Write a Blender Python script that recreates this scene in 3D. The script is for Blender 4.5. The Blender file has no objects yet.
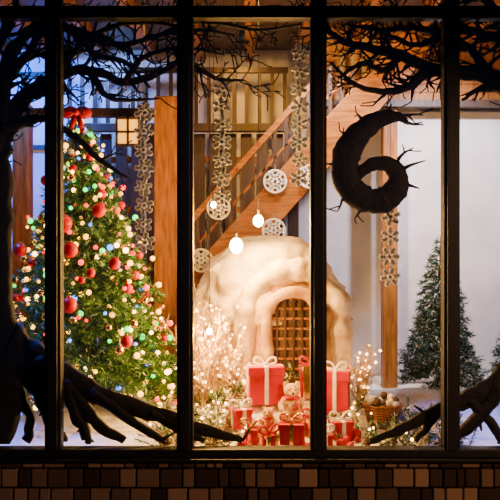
import bpy, math, random
from mathutils import Vector, Matrix, Euler, noise
random.seed(7)
R=random.random
def U(a,b): return a+(b-a)*R()
col=bpy.context.scene.collection

# ------------------------------------------------------------ materials
def mat(name,c1,c2=None,scale=5,rough=.7,bump=0,metal=0,emit=None,es=0,stretch=(1,1,1),island=False,spec=.5,p0=.3,p1=.7):
    m=bpy.data.materials.new(name); m.use_nodes=True
    nt=m.node_tree; b=nt.nodes['Principled BSDF']; L=nt.links
    b.inputs['Roughness'].default_value=rough; b.inputs['Metallic'].default_value=metal
    b.inputs['Specular IOR Level'].default_value=spec
    b.inputs['Base Color'].default_value=(*c1,1)
    if c2 is not None:
        ramp=nt.nodes.new('ShaderNodeValToRGB')
        ramp.color_ramp.elements[0].color=(*c1,1); ramp.color_ramp.elements[1].color=(*c2,1)
        ramp.color_ramp.elements[0].position=p0; ramp.color_ramp.elements[1].position=p1
        if island:
            g=nt.nodes.new('ShaderNodeNewGeometry'); L.new(g.outputs['Random Per Island'],ramp.inputs[0])
            if p0==.3: ramp.color_ramp.elements[0].position=.0; ramp.color_ramp.elements[1].position=1
        else:
            tc=nt.nodes.new('ShaderNodeTexCoord'); mp=nt.nodes.new('ShaderNodeMapping')
            mp.inputs['Scale'].default_value=stretch
            n=nt.nodes.new('ShaderNodeTexNoise'); n.inputs['Scale'].default_value=scale; n.inputs['Detail'].default_value=6
            L.new(tc.outputs['Object'],mp.inputs[0]); L.new(mp.outputs[0],n.inputs['Vector']); L.new(n.outputs[0],ramp.inputs[0])
            if bump:
                bp=nt.nodes.new('ShaderNodeBump'); bp.inputs['Strength'].default_value=bump; bp.inputs['Distance'].default_value=.03
                L.new(n.outputs[0],bp.inputs['Height']); L.new(bp.outputs[0],b.inputs['Normal'])
        L.new(ramp.outputs[0],b.inputs['Base Color'])
    if emit:
        b.inputs['Emission Color'].default_value=(*emit,1); b.inputs['Emission Strength'].default_value=es
    return m
BLACK=mat('black_painted_steel',(.006,.006,.008),(.012,.011,.012),20,.55)
BARK=mat('black_cutout_bark',(.004,.004,.006),(.012,.011,.015),14,.7,.5)
WOOD=mat('oak_wood',(.13,.045,.006),(.36,.135,.016),6,.5,.15,stretch=(4,4,.5),spec=.3)
WOODX=mat('oak_wood_beam',(.13,.045,.006),(.36,.135,.016),6,.5,.15,stretch=(.5,4,4),spec=.3)
DWOOD=mat('dark_stained_wood',(.022,.011,.005),(.06,.027,.01),6,.5,.15,stretch=(4,4,.5))
PLASTER=mat('white_plaster',(.55,.53,.57),(.74,.72,.74),2,.85,.1)
SNOW=mat('artificial_snow',(.66,.64,.62),(.88,.86,.85),9,.8,.8)
RSNOW=mat('roof_snow',(.55,.38,.17),(.95,.82,.56),6,.8,1)
CREAM=mat('cottage_render',(.34,.16,.04),(.84,.56,.22),4,.85,1)
NEEDLE=mat('fir_needles',(.01,.06,.008),(.07,.2,.03),island=True,rough=.6)
NEEDLE2=mat('frosted_needles',(.5,.58,.5),(.8,.85,.82),island=True,rough=.7)
DNEEDLE=mat('dark_fir_needles',(.008,.045,.02),(.03,.12,.05),island=True,rough=.6)
BROWN=mat('trunk_bark',(.05,.025,.012),(.12,.06,.03),10,.8,.5)
TWIGM=mat('golden_twigs',(.35,.18,.04),(.8,.58,.25),island=True,rough=.8)
RED=mat('red_gloss',(.5,.001,.001),rough=.35,spec=.3)
REDP=mat('red_wrapping_paper',(.42,.001,.001),(.55,.003,.002),4,.5,spec=.25)
GOLD=mat('gold_ornament',(.85,.5,.12),rough=.25,metal=1)
WHITE=mat('white_felt',(.8,.8,.82),(.9,.9,.9),8,.8)
PLUSH=mat('plush_fur',(.45,.24,.08),(.8,.54,.26),30,.95,1)
BRICK=mat('wall_stone_blocks',(.035,.016,.01),(.36,.22,.13),island=True,rough=.8,p0=.25,p1=1.0)
MORTAR=mat('mortar',(.03,.02,.015),(.06,.045,.035),15,.9,.5)
PAVE=mat('pavement',(.05,.05,.05),(.09,.09,.09),6,.8,.3)
STRING=mat('string',(.35,.33,.3),rough=.9)
YEL=mat('amber_glass_panel',(.7,.45,.12),(.8,.55,.18),3,.4,emit=(1,.42,.03),es=2)
def em(n,c,s): return mat(n,c,emit=c,es=s)
EW=em('warm_bulb',(1,.5,.14),16); EHOT=em('hot_bulb',(1,.8,.5),120)
EG=em('green_bulb',(.01,1,.12),4); ER=em('red_bulb',(1,.01,.01),5); EB=em('blue_bulb',(.03,.2,1),6); EY=em('yellow_bulb',(1,.45,.02),7)
glass=bpy.data.materials.new('window_glass'); glass.use_nodes=True
nt=glass.node_tree; nt.nodes.clear(); o=nt.nodes.new('ShaderNodeOutputMaterial'); mx=nt.nodes.new('ShaderNodeMixShader')
t=nt.nodes.new('ShaderNodeBsdfTransparent'); g=nt.nodes.new('ShaderNodeBsdfGlossy'); g.inputs['Roughness'].default_value=.02
mx.inputs[0].default_value=.04; nt.links.new(t.outputs[0],mx.inputs[1]); nt.links.new(g.outputs[0],mx.inputs[2]); nt.links.new(mx.outputs[0],o.inputs[0])

# ------------------------------------------------------------ mesh builder
class M:
    def __init__(s): s.v=[];s.f=[];s.m=[];s.mats=[]
    def mi(s,m):
        if m not in s.mats: s.mats.append(m)
        return s.mats.index(m)
    def add(s,vs,fs,m):
        o=len(s.v); k=s.mi(m); s.v.extend(vs)
        for f in fs: s.f.append([i+o for i in f]); s.m.append(k)
    def box(s,lo,hi,m,rot=None,ctr=None):
        vs=[Vector((x,y,z)) for x in (lo[0],hi[0]) for y in (lo[1],hi[1]) for z in (lo[2],hi[2])]
        if rot is not None:
            c=Vector(ctr) if ctr is not None else (Vector(lo)+Vector(hi))/2
            vs=[rot@(v-c)+c for v in vs]
        s.add(vs,[(0,1,3,2),(4,6,7,5),(0,4,5,1),(2,3,7,6),(0,2,6,4),(1,5,7,3)],m)
    def sph(s,c,r,m,seg=10,rings=7,sc=(1,1,1),rot=None,wob=0):
        vs=[];c=Vector(c)
        for i in range(rings+1):
            a=math.pi*i/rings
            for j in range(seg):
                b=2*math.pi*j/seg
                d=Vector((math.sin(a)*math.cos(b)*sc[0],math.sin(a)*math.sin(b)*sc[1],math.cos(a)*sc[2]))*r
                if rot: d=rot@d
                if wob: d*=1+wob*noise.noise((c+d)*3/ max(r,.1))
                vs.append(c+d)
        fs=[(i*seg+j,(i+1)*seg+j,(i+1)*seg+(j+1)%seg,i*seg+(j+1)%seg) for i in range(rings) for j in range(seg)]
        s.add(vs,fs,m)
    def tube(s,pts,rad,m,n=6,ysc=1):
        pts=[Vector(p) for p in pts]; vs=[]
        ref=Vector((0,1,0)) if ysc!=1 else Vector((.13,.27,.95)).normalized()
        for i,p in enumerate(pts):
            d=(pts[min(i+1,len(pts)-1)]-pts[max(i-1,0)])
            if d.length<1e-6: d=Vector((0,0,1))
            d.normalize()
            a=d.cross(ref)
            if a.length<1e-3: a=d.cross(Vector((1,0,0)))
            a.normalize(); b=d.cross(a).normalized()
            for k in range(n):
                t=2*math.pi*k/n
                vs.append(p+(a*math.cos(t)+b*math.sin(t)*ysc)*rad[i])
        fs=[(i*n+k,i*n+(k+1)%n,(i+1)*n+(k+1)%n,(i+1)*n+k) for i in range(len(pts)-1) for k in range(n)]
        fs.append(tuple(range(n))[::-1]); fs.append(tuple(range((len(pts)-1)*n,len(pts)*n)))
        s.add(vs,fs,m)
    def cyl(s,a,b,r,m,n=10,r2=None): s.tube([a,b],[r,r if r2 is None else r2],m,n)
    def obj(s,name,smooth=False,parent=None,bevel=0):
        me=bpy.data.meshes.new(name); me.from_pydata([tuple(v) for v in s.v],[],s.f)
        for m in s.mats: me.materials.append(m)
        me.polygons.foreach_set('material_index',s.m)
        if smooth: me.polygons.foreach_set('use_smooth',[True]*len(s.f))
        me.update(); ob=bpy.data.objects.new(name,me); col.objects.link(ob)
        if parent: ob.parent=parent
        if bevel:
            md=ob.modifiers.new('bevel','BEVEL'); md.width=bevel; md.segments=2; md.limit_method='ANGLE'
        return ob
def empty(name,loc=(0,0,0)):
    e=bpy.data.objects.new(name,None); e.empty_display_size=.1; col.objects.link(e); return e
def boxobj(name,lo,hi,m,bevel=0):
    k=M(); k.box(lo,hi,m); return k.obj(name,bevel=bevel)
def cr(P,sub):
    out=[]; n=len(P)
    for i in range(n-1):
        p0=P[max(i-1,0)];p1=P[i];p2=P[i+1];p3=P[min(i+2,n-1)]
        for k in range(sub):
            t=k/sub
            out.append(tuple(.5*(2*b+(c-a)*t+(2*a-5*b+4*c-d)*t*t+(3*b-a-3*c+d)*t**3) for a,b,c,d in zip(p0,p1,p2,p3)))
    out.append(tuple(P[-1])); return out

# ------------------------------------------------------------ room shell
ZF=.8; ZC=6.2; YB=5.2
boxobj('ground',(-9,-12,-.1),(9,.0,0),PAVE)
boxobj('wall_back',(-4.9,YB,ZF-.15),(4.9,YB+.15,ZC),PLASTER)
boxobj('wall_left',(-4.95,.1,ZF-.15),(-4.8,YB,ZC),PLASTER)
boxobj('wall_right',(4.8,.1,ZF-.15),(4.95,YB,ZC),PLASTER)
c=M(); c.box((-4.9,.1,ZC),(4.9,YB,ZC+.15),DWOOD)
for x in [-4+ .8*i for i in range(11)]: c.box((x-.07,.15,ZC-.2),(x+.07,YB-.02,ZC),WOOD)
c.obj('ceiling')
f=M()
f.box((-6,-.2,0),(-3.35,.1,ZC+.4),MORTAR); f.box((3.4,-.2,0),(6,.1,ZC+.4),MORTAR); f.box((-3.35,-.2,ZC-.05),(3.4,.1,ZC+.4),MORTAR)
f.obj('wall_front')
# stone block wall under window (real blocks)
k=M(); k.box((-3.35,-.12,0),(3.4,.1,.80),MORTAR)
z=.0; row=0
while z<.81:
    h=min(.19,.832-z); x=-3.34+ (0 if row%2 else -.13)
    while x<3.38:
        w=U(.08,.24); a=max(x,-3.35); b=min(x+w,3.4)
        if b-a>.03: k.box((a+.008,-.165-U(0,.025),z+.01),(b-.008,-.1,z+h-.01),BRICK)
        x+=w
    z+=h; row+=1
k.obj('wall_below_window',bevel=.01)
# window frame
MX=[-3.25,-1.94,-.64,.675,1.985,3.3]
k=M()
for x in MX:
    k.box((x-.08,-.14,.86),(x+.08,0,ZC-.06),BLACK); k.box((x-.05,-.17,.93),(x+.05,-.13,5.17),BLACK)
k.box((-3.35,-.15,5.18),(3.4,0,5.30),BLACK)
k.box((-3.35,-.13,ZC-.12),(3.4,0,ZC-.05),BLACK)
k.box((-3.35,-.15,.862),(3.4,.02,.94),BLACK)
k.obj('window_frame',bevel=.008)
boxobj('window_sill',(-3.35,-.22,.833),(3.4,.08,.862),BLACK,.006)
for i in range(5):
    boxobj('window_%d'%(i+1),(MX[i]+.08,.002,.93),(MX[i+1]-.08,.010,ZC-.1),glass)

# ------------------------------------------------------------ bare tree cut-outs behind the glass (centimetre drawing grid)
YT=.055
def G(u,v): return (u-250)/100*1.006, 2.9+(250-v)/100*1.006
def twig(k,u,v,ang,ln,r,dep):
    n=max(3,int(ln/5)); pts=[(u,v,r)]; cur=U(-.12,.12)
    for i in range(n):
        ang+=cur+U(-.22,.22); u+=math.cos(ang)*ln/n; v+=math.sin(ang)*ln/n
        rr=r*(1-.7*(i+1)/n); pts.append((u,v,rr))
        if dep>0 and i>0 and R()<.6:
            twig(k,u,v,ang+random.choice((-1,1))*U(.5,1.1),ln*U(.4,.7),rr*.85,dep-1)
    P=[];Q=[]
    for a,b,c in pts:
        x,z=G(a,min(b,443)); P.append((x,YT,z)); Q.append(max(c,.7)/100)
    k.tube(P,Q,BARK,5,.6)
def limb(k,pts,tw=.3,tl=30,dep=1,rough=.8,n=8,tmin=0):
    S=cr(pts,6); P=[];Q=[]
    for i,(u,v,r) in enumerate(S):
        w=rough*min(1,r/4)
        u+=w*noise.noise(Vector((i*.4,pts[0][1],0)))*3; v+=w*noise.noise(Vector((i*.4,pts[0][0],9)))*3
        r=max(r*(1+.22*noise.noise(Vector((i*.5,3,pts[0][0])))),.7)
        x,z=G(u,v); P.append((x,YT,z)); Q.append(r/100)
        if i>tmin and R()<tw:
            j=min(i+1,len(S)-1); a=math.atan2(S[j][1]-S[j-1][1],S[j][0]-S[j-1][0])
            twig(k,u,v,a+random.choice((-1,1))*U(.5,1.2),tl*U(.5,1.2),min(r*.6,3),dep)
    k.tube(P,Q,BARK,n,min(.6,4/ max(p[2] for p in pts)))
def clampobj(k,name):
    for v in k.v: v.z=max(v.z,.945)
    return k.obj(name,smooth=True)
k=M()
limb(k,[(-32,430,40),(-18,415,38),(-8,370,34),(-14,310,29),(-16,250,28),(-14,190,27),(-8,150,20),(5,125,13),(22,100,9),(40,85,7),(60,74,5.5),(90,70,5),(125,82,4),(160,72,3.5),(185,62,3),(215,78,2.2),(245,80,1)],.55,28,2,.8,10,30)
limb(k,[(-8,150,14),(0,100,10),(8,60,8),(25,35,6),(48,24,5),(80,32,4.5),(120,45,3.5),(160,35,2.5),(200,30,2),(235,35,1)],.75,30,2)
limb(k,[(2,128,8),(18,125,5),(35,118,4),(50,122,3.5),(75,137,3.4),(100,160,2.8),(128,178,1.2)],.35,24,1)
limb(k,[(-12,110,9),(10,75,6),(30,50,4.5),(45,25,3)],.6,25,2)
limb(k,[(60,72,4.5),(75,50,4),(100,32,3.5),(135,22,2.5),(180,26,1.5)],.7,25,2)
limb(k,[(-10,60,6),(5,30,5),(15,5,4),(20,-40,3)],.5,30,1)
limb(k,[(90,70,4),(105,95,3),(130,100,2),(160,98,1)],.35,18,1)
limb(k,[(125,82,3.5),(140,60,3),(165,50,2.5),(190,48,2),(225,55,1)],.7,24,2)
limb(k,[(80,32,3.5),(95,55,3),(125,62,2.5),(150,88,1.5)],.6,20,1)
limb(k,[(160,35,2.5),(190,22,2.4),(225,24,2),(260,30,1.6),(300,24,1)],.8,22,2)
limb(k,[(25,35,4),(50,5,4),(70,-30,3)],.4,30,1)
limb(k,[(5,350,30),(38,366,20),(70,380,13),(105,398,10),(150,412,8.5),(195,428,7),(243,440,3)],.12,22,0,n=10)
limb(k,[(45,368,14),(78,400,8),(98,425,6.5),(125,441,4)],.1,18,0)
limb(k,[(30,362,20),(46,398,12),(55,430,9),(60,441,8)],.05,15,0)
limb(k,[(90,390,6.5),(130,420,5.5),(165,441,4)],.1,18,0)
limb(k,[(0,372,12),(18,392,6),(30,420,5),(26,441,5)],.05,15,0)
limb(k,[(150,412,5),(180,430,4.5),(205,441,3)],.1,12,0)
limb(k,[(66,380,7),(72,408,6),(84,430,6),(86,441,5)],.1,12,0)
clampobj(k,'bare_tree')
k=M()
limb(k,[(560,430,24),(548,380,28),(540,300,24),(545,200,22),(535,130,16),(515,90,11),(490,76,8.5),(460,72,7.5),(430,68,6.5),(400,55,5.5),(370,48,4.5),(345,42,3.5),(325,30,2.5),(300,28,1)],.55,28,2,.8,10,34)
limb(k,[(490,75,6),(470,50,5),(445,35,4.5),(415,28,3.5),(380,30,2.5),(345,24,1.5)],.75,28,2)
limb(k,[(540,150,10),(520,55,8),(495,38,6),(465,30,4),(440,22,3)],.75,25,2)
limb(k,[(430,68,5),(410,85,4.5),(385,92,3.5),(355,84,2.5),(330,62,1.5)],.5,22,1)
limb(k,[(530,60,8),(500,15,6),(470,-10,5)],.4,30,1)
limb(k,[(520,110,7),(500,88,6),(478,90,3),(462,100,1.5)],.4,16,1)
limb(k,[(400,55,4),(385,70,3.5),(362,64,2.5),(338,78,1.5)],.5,24,2)
limb(k,[(445,35,3.5),(420,45,3),(395,38,2.4),(370,25,1.6)],.6,20,1)
limb(k,[(548,375,24),(508,385,12),(470,398,9.5),(440,410,7.5),(405,428,5.5),(370,441,3)],.15,20,0)
limb(k,[(500,385,8),(485,410,7.5),(465,430,6.5),(448,441,5)],.1,18,0)
limb(k,[(470,400,6),(490,422,5),(503,441,5)],.1,16,0)
limb(k,[(440,410,5),(425,430,4),(415,441,3)],.1,16,0)
limb(k,[(545,340,14),(512,362,9),(496,378,6),(478,388,4)],.1,16,0)
clampobj(k,'bare_tree.001')
k=M()
limb(k,[(409,124,1.5),(399,117,5),(380,119,9),(361,132,12),(348,151,14),(345,172,14),(352,190,14),(368,200,13),(386,199,13),(397,187,12),(397,173,10),(387,164,8),(374,164,7),(363,170,6),(356,178,5)],0,10,0,.3,12)
for u,v,a,l in [(398,117,-.3,26),(404,122,.4,20),(385,116,-1,14),(352,140,-2.4,16),(338,165,3.0,14),(398,160,-.8,20),(405,168,-.3,22),(362,120,-1.9,10),(345,195,2.2,18),(408,185,.5,12),(362,207,1.9,14),(385,206,1.2,16)]:
    twig(k,u,v,a,l,2.2,1)
k.obj('number_six_branch_decoration',smooth=True)

# ------------------------------------------------------------ floor with snow bank
def H(x,y):
    h=ZF+.04+.5*math.exp(-((x-.35)/.95)**2-((y-1.35)/.55)**2)+.16*math.exp(-((x+1.9)/1.2)**2-((y-1.5)/.8)**2)+.2*math.exp(-((x-2.3)/.9)**2-((y-2.6)/.9)**2)
    h+=.05*noise.noise(Vector((x*1.7,y*1.7,0)))+.02*noise.noise(Vector((x*6,y*6,2)))
    return max(h,ZF+.015)
k=M(); k.box((-4.8,.12,ZF-.15),(4.8,YB,ZF),DWOOD); nx,ny=150,70; vs=[]
for j in range(ny):
    for i in range(nx):
        x=-4.7+9.4*i/(nx-1); y=.16+4.9*j/(ny-1); vs.append(Vector((x,y,H(x,y))))
k.add(vs,[(j*nx+i,j*nx+i+1,(j+1)*nx+i+1,(j+1)*nx+i) for j in range(ny-1) for i in range(nx-1)],SNOW)
k.obj('floor',smooth=True)

# ------------------------------------------------------------ conifers
def needles(k,a,b,n,ln,w,mA,mB,pB):
    a=Vector(a);b=Vector(b);d=(b-a).normalized()
    for i in range(n):
        p=a.lerp(b,(i+R())/n)
        s=Vector((U(-1,1),U(-1,1),U(-.8,1))); s=(s-d*s.dot(d)).normalized()
        q=p+(s+d*.7).normalized()*ln*U(.7,1.2)
        wv=d.cross(s).normalized()*w
        k.add([p-wv,p+wv,q],[(0,1,2)],mB if R()<pB else mA)
def conifer(name,cx,cy,base,top,rad,nb,ln,w,mA,mB,pB,power=.85,start=.3,lean=0):
    e=empty(name); k=M(); t=M()
    t.tube([(cx,cy,base-.02),(cx,cy,(base+top)/2),(cx+lean,cy,top)],[.05+rad*.04,.04,.008],BROWN,8); t.obj('trunk',True,e)
    Z0=base+start; tips=[]
    for i in range(nb):
        fr=((i+R())/nb)**.62  # 0 top->1 bottom
        z=top-(top-Z0)*fr; r=rad*fr**power*U(.75,1.05)+.03; a=i*2.39996+U(-.3,.3)
        x0=cx+lean*(1-fr)
        A=Vector((x0,cy,z+.1*r)); B=Vector((x0+math.cos(a)*r,cy+math.sin(a)*r,z-.18*r+.04))
        tips.append((B,a,fr))
        k.tube([A,B],[.008,.003],BROWN,3)
        needles(k,A.lerp(B,.25),B,int(16+r*55),ln,w,mA,mB,pB)
        ns=int(2+r*6)
        for s in range(ns):
            f=U(.3,.95); p=A.lerp(B,f); aa=a+random.choice((-1,1))*U(.5,.9); L=r*(1.05-f)*.6+.05
            q=p+Vector((math.cos(aa)*L,math.sin(aa)*L,U(-.06,.04)))
            needles(k,p,q,int(6+L*60),ln,w,mA,mB,pB)
    k.obj('needled_branches',parent=e); return e,tips
xe,tips=conifer('christmas_tree',-1.98,1.75,H(-1.98,1.75),4.55,1.28,420,.085,.008,NEEDLE,NEEDLE2,.03,lean=-.1)
orn=M(); lt=M()
for B,a,fr in tips:
    if B.y<2.1:
        q=R(); p=B+Vector((U(-.05,.05),-.02,-.06))
        if q<.15: orn.sph(p,U(.035,.06),RED,12,8)
        elif q<.28: orn.sph(p,U(.035,.06),GOLD,12,8)
        elif q<.31: orn.sph(p,.04,WHITE,10,7)
    for _ in range(2):
        p=Vector((-1.98-.1*(1-fr),1.75,B.z)).lerp(B,U(.78,1.06))+Vector((U(-.1,.1),U(-.1,.1),U(-.06,.1)))
        if R()<.66: lt.sph(p,U(.018,.038),random.choice((EW,EW,EY,EY,EY,EY,EG,EG,ER,ER,EB)),6,4)
for x,y,z,r in [(-2.12,.95,3.2,.11),(-1.97,.62,2.3,.09),(-2.35,1.1,3.7,.06),(-1.5,.75,2.75,.07),(-2.6,.95,2.9,.08),(-1.35,.65,1.9,.07),(-1.72,1.0,3.35,.08),(-2.0,.8,2.9,.09)]:
    orn.sph((x,y+.1,z),r,RED,16,10); orn.cyl((x,y+.1,z+r*.95),(x,y+.1,z+r*1.15),.018,GOLD)
orn.obj('baubles',True,xe); lt.obj('fairy_lights',True,xe)
b=M()
for s in (-1,1):
    b.sph((-2.08+s*.09,1.6,4.55),.1,RED,12,8,(1,.5,.75),Matrix.Rotation(s*.35,3,'Y'))
    b.box((-2.08+s*.05-.03,1.57,4.29),(-2.08+s*.05+.03,1.6,4.53),RED,Matrix.Rotation(s*-.3,3,'Y'))
b.sph((-2.08,1.58,4.55),.045,RED); b.obj('topper_bow',True,xe)
conifer('snowy_fir_tree',2.62,3.0,H(2.62,3.0),3.1,.62,190,.075,.009,DNEEDLE,NEEDLE2,.16,power=.9,start=.12)
conifer('snowy_fir_tree',3.9,3.5,H(3.9,3.5),2.6,.48,120,.075,.009,DNEEDLE,NEEDLE2,.16,power=.9,start=.12)

# ------------------------------------------------------------ staircase
st=empty('staircase')
x0,z0=-2.12,ZF; x1,z1=2.65,ZC-.02; dx=x1-x0; dz=z1-z0; A=math.atan2(dz,dx); Ln=math.hypot(dx,dz)
def inc(name,y,y2,off,th,m,par,s0=0,s1=1):
    k=M(); c=math.cos(A);s=math.sin(A)
    vs=[]
    for yy in (y,y2):
        for t,o in ((s0,off-th/2),(s1,off-th/2),(s1,off+th/2),(s0,off+th/2)):
            vs.append(Vector((x0+dx*t-s*o,yy,z0+dz*t+c*o)))
    k.add(vs,[(0,1,2,3),(7,6,5,4),(0,4,5,1),(1,5,6,2),(2,6,7,3),(3,7,4,0)],m); return k.obj(name,parent=par,bevel=.01)
inc('stringer_front',3.5,3.57,0,.5,WOODX,st,.05,.955); inc('stringer_back',4.3,4.37,0,.4,WOODX,st,.05,.955)
k=M(); n=24
for i in range(1,n):
    t=i/n; x=x0+dx*t; z=z0+dz*t
    k.box((x-.02,3.57,z+.0),(x+.26,4.3,z+.045),WOOD)
k.obj('treads',parent=st,bevel=.006)
k=M()
for i in range(1,26):
    t=i/30+.02; x=x0+dx*t; z=z0+dz*t
    k.box((x-.025,3.51,z+.2),(x+.025,3.56,min(z+1.08,ZC-.05)),DWOOD)
k.obj('balusters',parent=st)
inc('handrail',3.49,3.58,.72,.09,WOODX,st,.05,.78)
inc('lower_rail',3.51,3.56,.42,.04,WOODX,st,.05,.86)

for a,b,y in [(-1.32,-1.0,3.0),(1.98,2.2,3.9),(-3.45,-3.2,3.6)]:
    k=M(); k.box((a,y,H((a+b)/2,y)-.01),(b,y+.22,5.02 if y!=3.9 else 5.0),WOOD); k.obj('timber_post',bevel=.015)
g=empty('gallery_balustrade')
k=M(); k.box((-3.2,3.25,4.78),(-1.0,3.4,4.9),DWOOD); k.box((-2.9,4.6,4.77),(.6,4.75,4.9),DWOOD); k.obj('bearer_beams',parent=g,bevel=.01)
k=M()
for i in range(18): 
    x=-2.85+i*.2; k.box((x-.03,4.62,4.9),(x+.03,4.68,5.7),DWOOD)
k.box((-2.9,4.6,5.7),(.6,4.7,5.78),DWOOD); k.obj('spindles',parent=g)
p=empty('slatted_wood_screen')
k=M(); x=-2.9
while x<.75:
    k.box((x,4.8,ZF+.1),(x+.18,4.86,4.76),DWOOD); x+=.25
k.obj('slats',parent=p)
k=M()
for z in (1.6,2.6,3.5,4.3): k.box((-2.95,4.87,z),(.75,4.92,z+.1),WOODX)
k.obj('rails',parent=p)
# mullioned inner window on the left of the back wall
k=M()
for a in (-4.3,-3.75,-3.2): k.box((a,5.1,2.0),(a+.07,5.19,5.8),DWOOD)
for a in (2.0,3.3,4.55,5.75): k.box((-4.3,5.1,a),(-3.13,5.19,a+.07),DWOOD)
k.obj('inner_window_frame')
k=M(); LX=-1.70; LY=3.12
k.box((LX-.15,LY+.03,4.38),(LX+.15,LY+.07,4.72),YEL)
for a in (-.17,-.015,.14): k.box((LX+a,LY,4.36),(LX+a+.03,LY+.1,4.76),DWOOD)
for a in (4.35,4.53,4.73): k.box((LX-.17,LY,a),(LX+.17,LY+.1,a+.03),DWOOD)
k.cyl((LX,LY+.05,4.74),(LX,LY+.15,4.95),.012,BLACK); k.box((LX-.03,LY+.1,4.8),(LX+.03,LY+.14,4.88),BLACK)
k.obj('lit_lattice_lantern')
k=M()
for i in range(9): k.box((1.1,3.85,5.12+i*.12),(4.7,3.9,5.12+i*.12+.112),WOOD)
k.box((1.1,3.8,5.02),(4.7,3.95,5.12),DWOOD); k.obj('upper_floor_fascia')
k=M(); 
for a,b in ((2.24,3.1),(3.13,4.0),(4.03,4.7)): k.box((a,4.15,ZF+.1),(b,4.2,5.0),PLASTER)
for a in (2.22,3.1,4.0): k.box((a-.0,4.11,ZF+.1),(a+.04,4.15,5.0),WHITE)
k.obj('white_display_panel',bevel=.004)

# ------------------------------------------------------------ snow cottage
co=empty('snow_cottage')
cx,cy=.24,2.45
def dome(k,prof,rx,ry,m,wob,seg=96):
    vs=[]
    prof=cr(prof,8)
    for r,z in prof:
        for j in range(seg):
            a=2*math.pi*j/seg; q=Vector((cx+math.cos(a)*r*rx,cy+math.sin(a)*r*ry,z))
            w=1+wob*noise.noise(q*2.2)+wob*.5*noise.noise(q*7)+wob*.25*noise.noise(q*15)
            vs.append(Vector((cx+(q.x-cx)*w,cy+(q.y-cy)*w,q.z+wob*.5*noise.noise(q*3+Vector((5,5,5)))*(1 if r<.98 else 0))))
    k.add(vs,[(i*seg+j,i*seg+(j+1)%seg,(i+1)*seg+(j+1)%seg,(i+1)*seg+j) for i in range(len(prof)-1) for j in range(seg)],m)
k=M(); dome(k,[(1.0,ZF),(1.0,1.3),(.98,1.8),(.93,2.2),(.75,2.55)],.98,.72,CREAM,.1); k.obj('rendered_shell',True,co)
k=M(); dome(k,[(.9,2.0),(1.06,1.98),(1.08,2.1),(1.0,2.35),(.82,2.68),(.55,2.95),(.3,3.06),(0,3.1)],.98,.78,RSNOW,.16); k.obj('snow_roof',True,co)
dxc=.52; yf=1.58
def arch(k,rin,hs,y,r,m,n=40,wob=.0,zb=ZF):
    pts=[(dxc-rin,y,zb+(hs-zb)*i/10) for i in range(10)]
    pts+=[(dxc-rin*math.cos(math.pi*i/n),y,hs+rin*math.sin(math.pi*i/n)) for i in range(n+1)]
    pts+=[(dxc+rin,y,hs-(hs-zb)*(i+1)/10) for i in range(10)]
    k.tube(pts,[r*(1+wob*noise.noise(Vector(p)*6)) for p in pts],m,14)
k=M(); arch(k,.58,2.08,yf+.1,.13,RSNOW,wob=.55); arch(k,.32,2.08,yf-.03,.075,CREAM,wob=.35); k.obj('arch_surround',True,co)
k=M(); n=24; pts=[(dxc-.54,ZF),(dxc+.54,ZF)]+[(dxc+.54*math.cos(math.pi*i/n),2.08+.54*math.sin(math.pi*i/n)) for i in range(n+1)]
def slab(k,pts,y0,y1,m):
    N=len(pts); k.add([Vector((x,y0,z)) for x,z in pts]+[Vector((x,y1,z)) for x,z in pts],[tuple(range(N)),tuple(range(2*N-1,N-1,-1))]+[(i,i+N,(i+1)%N+N,(i+1)%N) for i in range(N)],m)
slab(k,pts,yf+.06,yf+.5,CREAM); k.obj('porch_face',parent=co)
k=M(); pts=[(dxc-.29,ZF),(dxc+.29,ZF)]+[(dxc+.29*math.cos(math.pi*i/n),2.08+.29*math.sin(math.pi*i/n)) for i in range(n+1)]
slab(k,pts,yf+.0,yf+.05,BROWN)
for i in range(-2,3):
    xx=dxc+i*.1; zt=2.08+math.sqrt(max(.29**2-(i*.1)**2,0)); k.box((xx-.012,yf-.03,ZF),(xx+.012,yf,zt),DWOOD)
for z in [1.0+.12*i for i in range(12)]:
    w=.28 if z<2.08 else math.sqrt(max(.28**2-(z-2.08)**2,.001)); k.box((dxc-w,yf-.025,z-.012),(dxc+w,yf,z+.012),WOOD)
k.obj('lattice_door',parent=co)

# ------------------------------------------------------------ gifts, bears, boughs
def gift(x,y,w,d,h,rz,ribbon=WHITE,m=REDP,z=None):
    zb=(H(x,y)-.01) if z is None else z
    k=M(); k.box((-w/2,-d/2,0),(w/2,d/2,h),m); k.box((-w/2-.012,-d/2-.012,h*.8),(w/2+.012,d/2+.012,h+.012),m)
    k.box((-.02,-d/2-.018,0),(.02,d/2+.018,h+.018),ribbon); k.box((-w/2-.018,-.02,0),(w/2+.018,.02,h+.018),ribbon)
    for s in (-1,1):
        loop=[(0,0,h+.02),(s*.05,0,h+.09),(s*.11,0,h+.1),(s*.12,0,h+.05),(s*.06,0,h+.025),(0,0,h+.02)]
        L=cr(loop,4); k.tube(L,[.014]*len(L),ribbon,6)
    k.sph((0,0,h+.03),.025,ribbon)
    ob=k.obj('gift_box',bevel=.005); ob.location=(x,y,zb); ob.rotation_euler=(0,0,rz); return ob
items=[]
def G2(x,y,*a,**kw): items.append((x,y)); return gift(x,y,*a,**kw)
G2(.17,1.02,.38,.3,.40,.1); G2(.97,1.05,.3,.28,.46,-.2); G2(-.1,.72,.18,.2,.2,.4); G2(.44,.42,.24,.2,.2,-.1,GOLD)
G2(.68,.62,.18,.17,.2,.4,REDP,GOLD); G2(.98,.62,.2,.2,.18,.2); G2(.2,.3,.14,.14,.12,.6,REDP,GOLD); G2(.69,1.15,.2,.2,.36,.2,RED,GOLD)
G2(.02,.45,.15,.14,.15,-.3,GOLD); G2(.76,.36,.17,.15,.14,.3)
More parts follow.
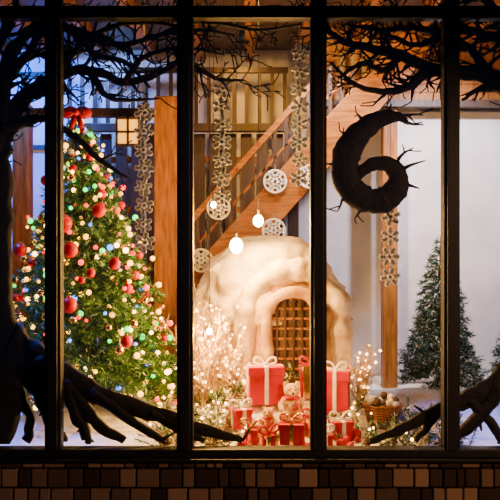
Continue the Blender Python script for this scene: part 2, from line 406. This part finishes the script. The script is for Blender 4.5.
def bear(x,y,s,rz,hat=True):
    items.append((x,y))
    e=empty('teddy_bear'); z=H(x,y)-.01
    k=M()
    k.sph((0,0,.19),.15,PLUSH,14,10,(1,.85,1.15)); k.sph((0,-.02,.43),.12,PLUSH,14,10,(1.05,.95,.95)); k.sph((0,-.12,.40),.055,PLUSH,10,8)
    for q in (-1,1):
        k.sph((q*.095,0,.53),.042,PLUSH,10,8,(1,.6,1))
        k.tube([(q*.1,-.02,.3),(q*.18,-.08,.22),(q*.17,-.15,.17)],[.055,.05,.045],PLUSH,10); k.sph((q*.17,-.16,.165),.05,PLUSH)
        k.tube([(q*.08,-.02,.1),(q*.13,-.16,.07),(q*.15,-.23,.07)],[.075,.065,.055],PLUSH,10); k.sph((q*.15,-.25,.09),.062,PLUSH,10,8,(1,.7,1.2))
    b=k.obj('body',True,e); md=b.modifiers.new('r','REMESH'); md.mode='VOXEL'; md.voxel_size=.012; md.use_smooth_shade=True
    k=M()
    for q in (-1,1): k.sph((q*.042,-.13,.455),.012,BLACK,8,6)
    k.sph((0,-.172,.415),.017,BLACK,8,6)
    k.tube([(.1*math.cos(a*math.pi/6),.1*math.sin(a*math.pi/6)-.01,.325) for a in range(13)],[.028]*13,RED,8)
    k.tube([(.03,-.1,.32),(.06,-.15,.24),(.06,-.16,.16)],[.025,.025,.03],RED,6)
    k.obj('face_and_scarf',True,e)
    e.location=(x,y,z); e.scale=(s,s,s); e.rotation_euler=(0,0,rz)
bear(.46,.84,.72,.1,False); bear(.2,.62,.5,-.3,False)
# red baubles heaped in the snow
k=M()
for i in range(60):
    x=U(-.2,1.15); y=U(.24,.75); r=U(.03,.055)
    if all(abs(x-a)>.13 or abs(y-b)>.15 for a,b in items): k.sph((x,y,H(x,y)+r*.8),r,random.choice((RED,RED,RED,GOLD)),12,8)
k.obj('bauble_pile',True)
k=M(); l=M(); cones=M()
for i in range(400):
    x=U(-1.0,2.3); y=U(.25,1.4); z=H(x,y)
    if any(abs(x-a)<.15 and abs(y-b)<.17 for a,b in items) or (abs(x-1.5)<.25 and abs(y-1.05)<.25): continue
    a=U(0,6.28); L=U(.12,.28); A0=Vector((x,y,z)); B0=A0+Vector((math.cos(a)*L,math.sin(a)*L*.6,U(.05,.24)))
    fm=random.choice((NEEDLE,NEEDLE,TWIGM))
    k.tube([A0,B0],[.007,.003],BROWN,4); needles(k,A0,B0,34,.07,.008,fm,NEEDLE2,.35)
    if -1<x<1.6 and R()<.4: l.sph(B0+Vector((0,-.03,.02)),U(.01,.018),EW if R()<.8 else EY,6,4)
    if R()<.2:
        for q in range(5): cones.sph((x+.05,y-.05,z+.03+q*.022),.045-.008*q,BROWN,8,4,(1,1,.4))
e=empty('snowy_fir_garland'); k.obj('boughs',parent=e); l.obj('fairy_lights',True,e); cones.obj('pine_cones',parent=e)
# frosted lit shrubs beside the cottage
def shrub(x,y,h,nst,sp):
    e=empty('frosted_twig_shrub'); k=M(); l=M(); z=H(x,y)-.02
    for i in range(nst):
        a=U(0,6.28); t=U(.05,1)*sp
        P=[Vector((x,y,z))]; d=Vector((math.cos(a)*t,math.sin(a)*t*.6,1)).normalized(); L=h*U(.55,1)
        for s in range(5):
            d=(d+Vector((U(-.15,.15),U(-.12,.12),0))).normalized(); P.append(P[-1]+d*L/5)
        k.tube(P,[.012,.01,.008,.006,.005,.003],TWIGM,4)
        for s in range(1,6):
            for q in range(3):
                dd=(d+Vector((U(-.9,.9),U(-.7,.7),U(-.2,.5)))).normalized(); b=P[s]+dd*U(.08,.2)
                k.tube([P[s],b],[.004,.002],TWIGM,3); needles(k,P[s],b,9,.035,.007,TWIGM,NEEDLE2,.4)
                if R()<.2: l.sph(b,U(.01,.02),EW,6,4)
    k.obj('twigs',parent=e); l.obj('fairy_lights',True,e)
shrub(-.55,1.25,1.35,22,.42); shrub(-.22,1.25,.8,14,.5); shrub(1.32,1.5,.7,14,.6)
# wicker basket on the right
k=M(); bx,by=1.5,1.05; bz=H(bx,by)-.01
for i in range(9):
    r=.15+.008*i; z=bz+.02+i*.03
    P=[(bx+r*math.cos(t*math.pi/12),by+r*math.sin(t*math.pi/12),z+(.008 if t%2 else -.008)) for t in range(25)]
    k.tube(P,[.014]*25,WOOD,6)
k.sph((bx,by,bz+.14),.15,BROWN,12,8,(1,1,.8))
for i in range(16): 
    q=(bx+U(-.15,.15),by+U(-.12,.12),bz+.27+U(0,.07)); k.sph(q,.045,random.choice((BROWN,SNOW,SNOW)),8,6)
k.obj('wicker_basket',True)

# ------------------------------------------------------------ snowflakes
def flake(k,x,y,z,r,m=WHITE,rot=0,w=None):
    w=w or r*.11
    def bar(a,b,ww):
        a=Vector(a);b=Vector(b);d=(b-a).normalized();n_=Vector((-d.z,0,d.x))*ww; t=Vector((0,.006,0))
        k.add([a-n_-t,a+n_-t,b+n_-t,b-n_-t,a-n_+t,a+n_+t,b+n_+t,b-n_+t],[(0,1,2,3),(7,6,5,4),(0,4,5,1),(1,5,6,2),(2,6,7,3),(3,7,4,0)],m)
    for i in range(6):
        a=rot+i*math.pi/3; c,s=math.cos(a),math.sin(a)
        bar((x,y,z),(x+c*r,y,z+s*r),w)
        for f,l in ((.45,.32),(.72,.28)):
            for q in (-1,1):
                a2=a+q*math.pi/3.2; bar((x+c*r*f,y,z+s*r*f),(x+c*r*f+math.cos(a2)*r*l,y,z+s*r*f+math.sin(a2)*r*l),w*.9)
    P=[(x+r*.22*math.cos(i*math.pi/6),y,z+r*.22*math.sin(i*math.pi/6)) for i in range(13)]; k.tube(P,[w]*13,m,4)
def garland(x,y,zt,zb,zc,n,r):
    k=M(); k.cyl((x,y+.01,zb-.05),(x,y+.01,zc),.004,STRING,4)
    for i in range(n): flake(k,x+U(-.01,.01),y,zt+(zb-zt)*i/(n-1),r*U(.9,1.08),rot=U(0,1))
    k.obj('snowflake_garland')
garland(-1.16,.75,4.4,2.98,ZC-.2,8,.11)
garland(-.31,.9,4.7,3.5,ZC-.2,7,.11)
garland(.55,.9,5.1,3.7,ZC-.2,8,.10)
garland(1.56,.9,3.5,2.6,5.9,5,.11)
def ornament(x,z,r,y=3.44):
    k=M(); P=[(x+r*math.cos(i*math.pi/12),y,z+r*math.sin(i*math.pi/12)) for i in range(25)]; k.tube(P,[.014]*25,WHITE,6)
    flake(k,x,y,z,r*.95); k.cyl((x,y+.01,z+r),(x,y+.01,z+r+.08),.005,STRING,4); k.obj('snowflake_ornament')
for x,z in [(.36,3.88),(.34,3.18),(-.45,3.5),(.85,3.95),(-.7,2.75)]: ornament(x,z,.16)

# ------------------------------------------------------------ lamps
KX=2.3
def spot(name,loc,tgt,e,c,size=60,r=.1):
    E=empty(name)
    l=bpy.data.lights.new(name+'_light','SPOT'); l.energy=e*KX; l.color=c; l.spot_size=math.radians(size); l.spot_blend=.8; l.shadow_soft_size=r
    o=bpy.data.objects.new('beam',l); col.objects.link(o); o.location=loc; d=Vector(tgt)-Vector(loc); o.rotation_euler=d.to_track_quat('-Z','Y').to_euler(); o.parent=E
    k=M(); u=d.normalized(); L=Vector(loc); k.tube([L-u*.25,L-u*.2,L-u*.04],[.04,.075,.085],BLACK,14); k.cyl(L-u*.2,(loc[0],loc[1],ZC-.02) ,.012,BLACK,6); k.obj('housing',True,E)
def point(name,loc,e,c,r=.05,parent=None):
    l=bpy.data.lights.new(name,'POINT'); l.energy=e*KX; l.color=c; l.shadow_soft_size=r; o=bpy.data.objects.new(name,l); col.objects.link(o); o.location=loc
    if parent: o.parent=parent
def bulb(loc,e,c,r=.035,drop=None):
    E=empty('hanging_bulb'); k=M(); k.sph(loc,r,EHOT,12,8,(1,1,1.2)); k.obj('bulb',True,E)
    k=M(); k.cyl((loc[0],loc[1],loc[2]+r),(loc[0],loc[1],loc[2]+r+.07),.02,BLACK); k.cyl((loc[0],loc[1],loc[2]+r+.06),(loc[0],loc[1],ZC-.2),.004,BLACK,4); k.obj('socket_and_cable',parent=E)
    point('bulb_glow',(loc[0],loc[1]-.08,loc[2]),e,c,.06,E)
WARM=(1,.5,.1); OR=(1,.48,.08)
bulb((-.16,1.35,2.95),170,WARM,.075); bulb((.1,1.6,3.25),140,WARM,.06); bulb((-.42,1.2,3.42),8,WARM,.03)
bulb((-.45,.85,2.0),110,WARM,.03); bulb((.75,.5,1.75),14,WARM,.02)  # left bulb is added for a golden glow around the shrub
spot('warm_fill_spot',(.2,.5,5.9),(.15,1.4,1.5),120,(1,.58,.18),38)  # warm ceiling spots from here on are added fill for display, tree and stair
spot('warm_fill_spot',(-.9,.7,5.9),(-1.75,1.5,2.9),120,(1,.6,.2),42)
spot('warm_fill_spot',(-.9,1.2,5.95),(-1.1,3.2,3.6),120,OR,55)
spot('warm_fill_spot',(0,1.4,5.95),(.5,3.6,4.1),380,OR,75)
spot('warm_fill_spot',(-.1,3.9,5.95),(-.3,4.8,4.4),60,OR,140)
spot('warm_fill_spot',(1.6,2.4,5.95),(1.8,3.9,5.3),90,OR,110)
spot('blue_spotlight',(-4.0,2.6,5.9),(-4.0,5.2,4.6),800,(.01,.14,1),100)
spot('blue_spotlight',(-2.4,4.0,5.9),(-2.2,5.2,5.0),110,(.18,.38,1),120)
spot('blue_spotlight',(-3.6,.5,5.7),(-2.7,.7,.8),1100,(.005,.14,1),40)
spot('blue_spotlight',(4.2,.6,5.7),(3.0,.9,.8),900,(.01,.17,1),34)
spot('white_fill_spot',(2.6,1.6,5.9),(2.9,4.2,3.3),620,(.92,.82,.93),78)  # added white fill to brighten the right panel and rear wall
spot('white_fill_spot',(.9,2.4,5.95),(1.5,5.2,2.4),300,(.92,.84,1),70)
# street lighting on the facade
l=bpy.data.lights.new('street_light','SPOT'); l.energy=1200; l.color=(1,.52,.25); l.shadow_soft_size=.15; l.spot_size=math.radians(60); l.spot_blend=.6
E=empty('street_lamp'); o=bpy.data.objects.new('lamp_light',l); col.objects.link(o); o.location=(6.5,-6,4.6); o.rotation_euler=(Vector((0,0,.4))-Vector(o.location)).to_track_quat('-Z','Y').to_euler(); o.parent=E
k=M(); k.cyl((6.6,-6.1,0),(6.6,-6.1,4.8),.06,BLACK,12,.04); k.sph((6.55,-6.05,4.85),.2,BLACK,12,8,(1,1,.5)); k.obj('pole',True,E)
w=bpy.data.worlds.new('night_sky'); bpy.context.scene.world=w; w.use_nodes=True
w.node_tree.nodes['Background'].inputs[0].default_value=(.05,.12,.35,1); w.node_tree.nodes['Background'].inputs[1].default_value=.12

cam=bpy.data.cameras.new('camera'); cam.lens=57.6; cam.sensor_width=36; co_=bpy.data.objects.new('camera',cam); col.objects.link(co_)
co_.location=(0,-8,2.9); co_.rotation_euler=(math.radians(90),0,0); bpy.context.scene.camera=co_
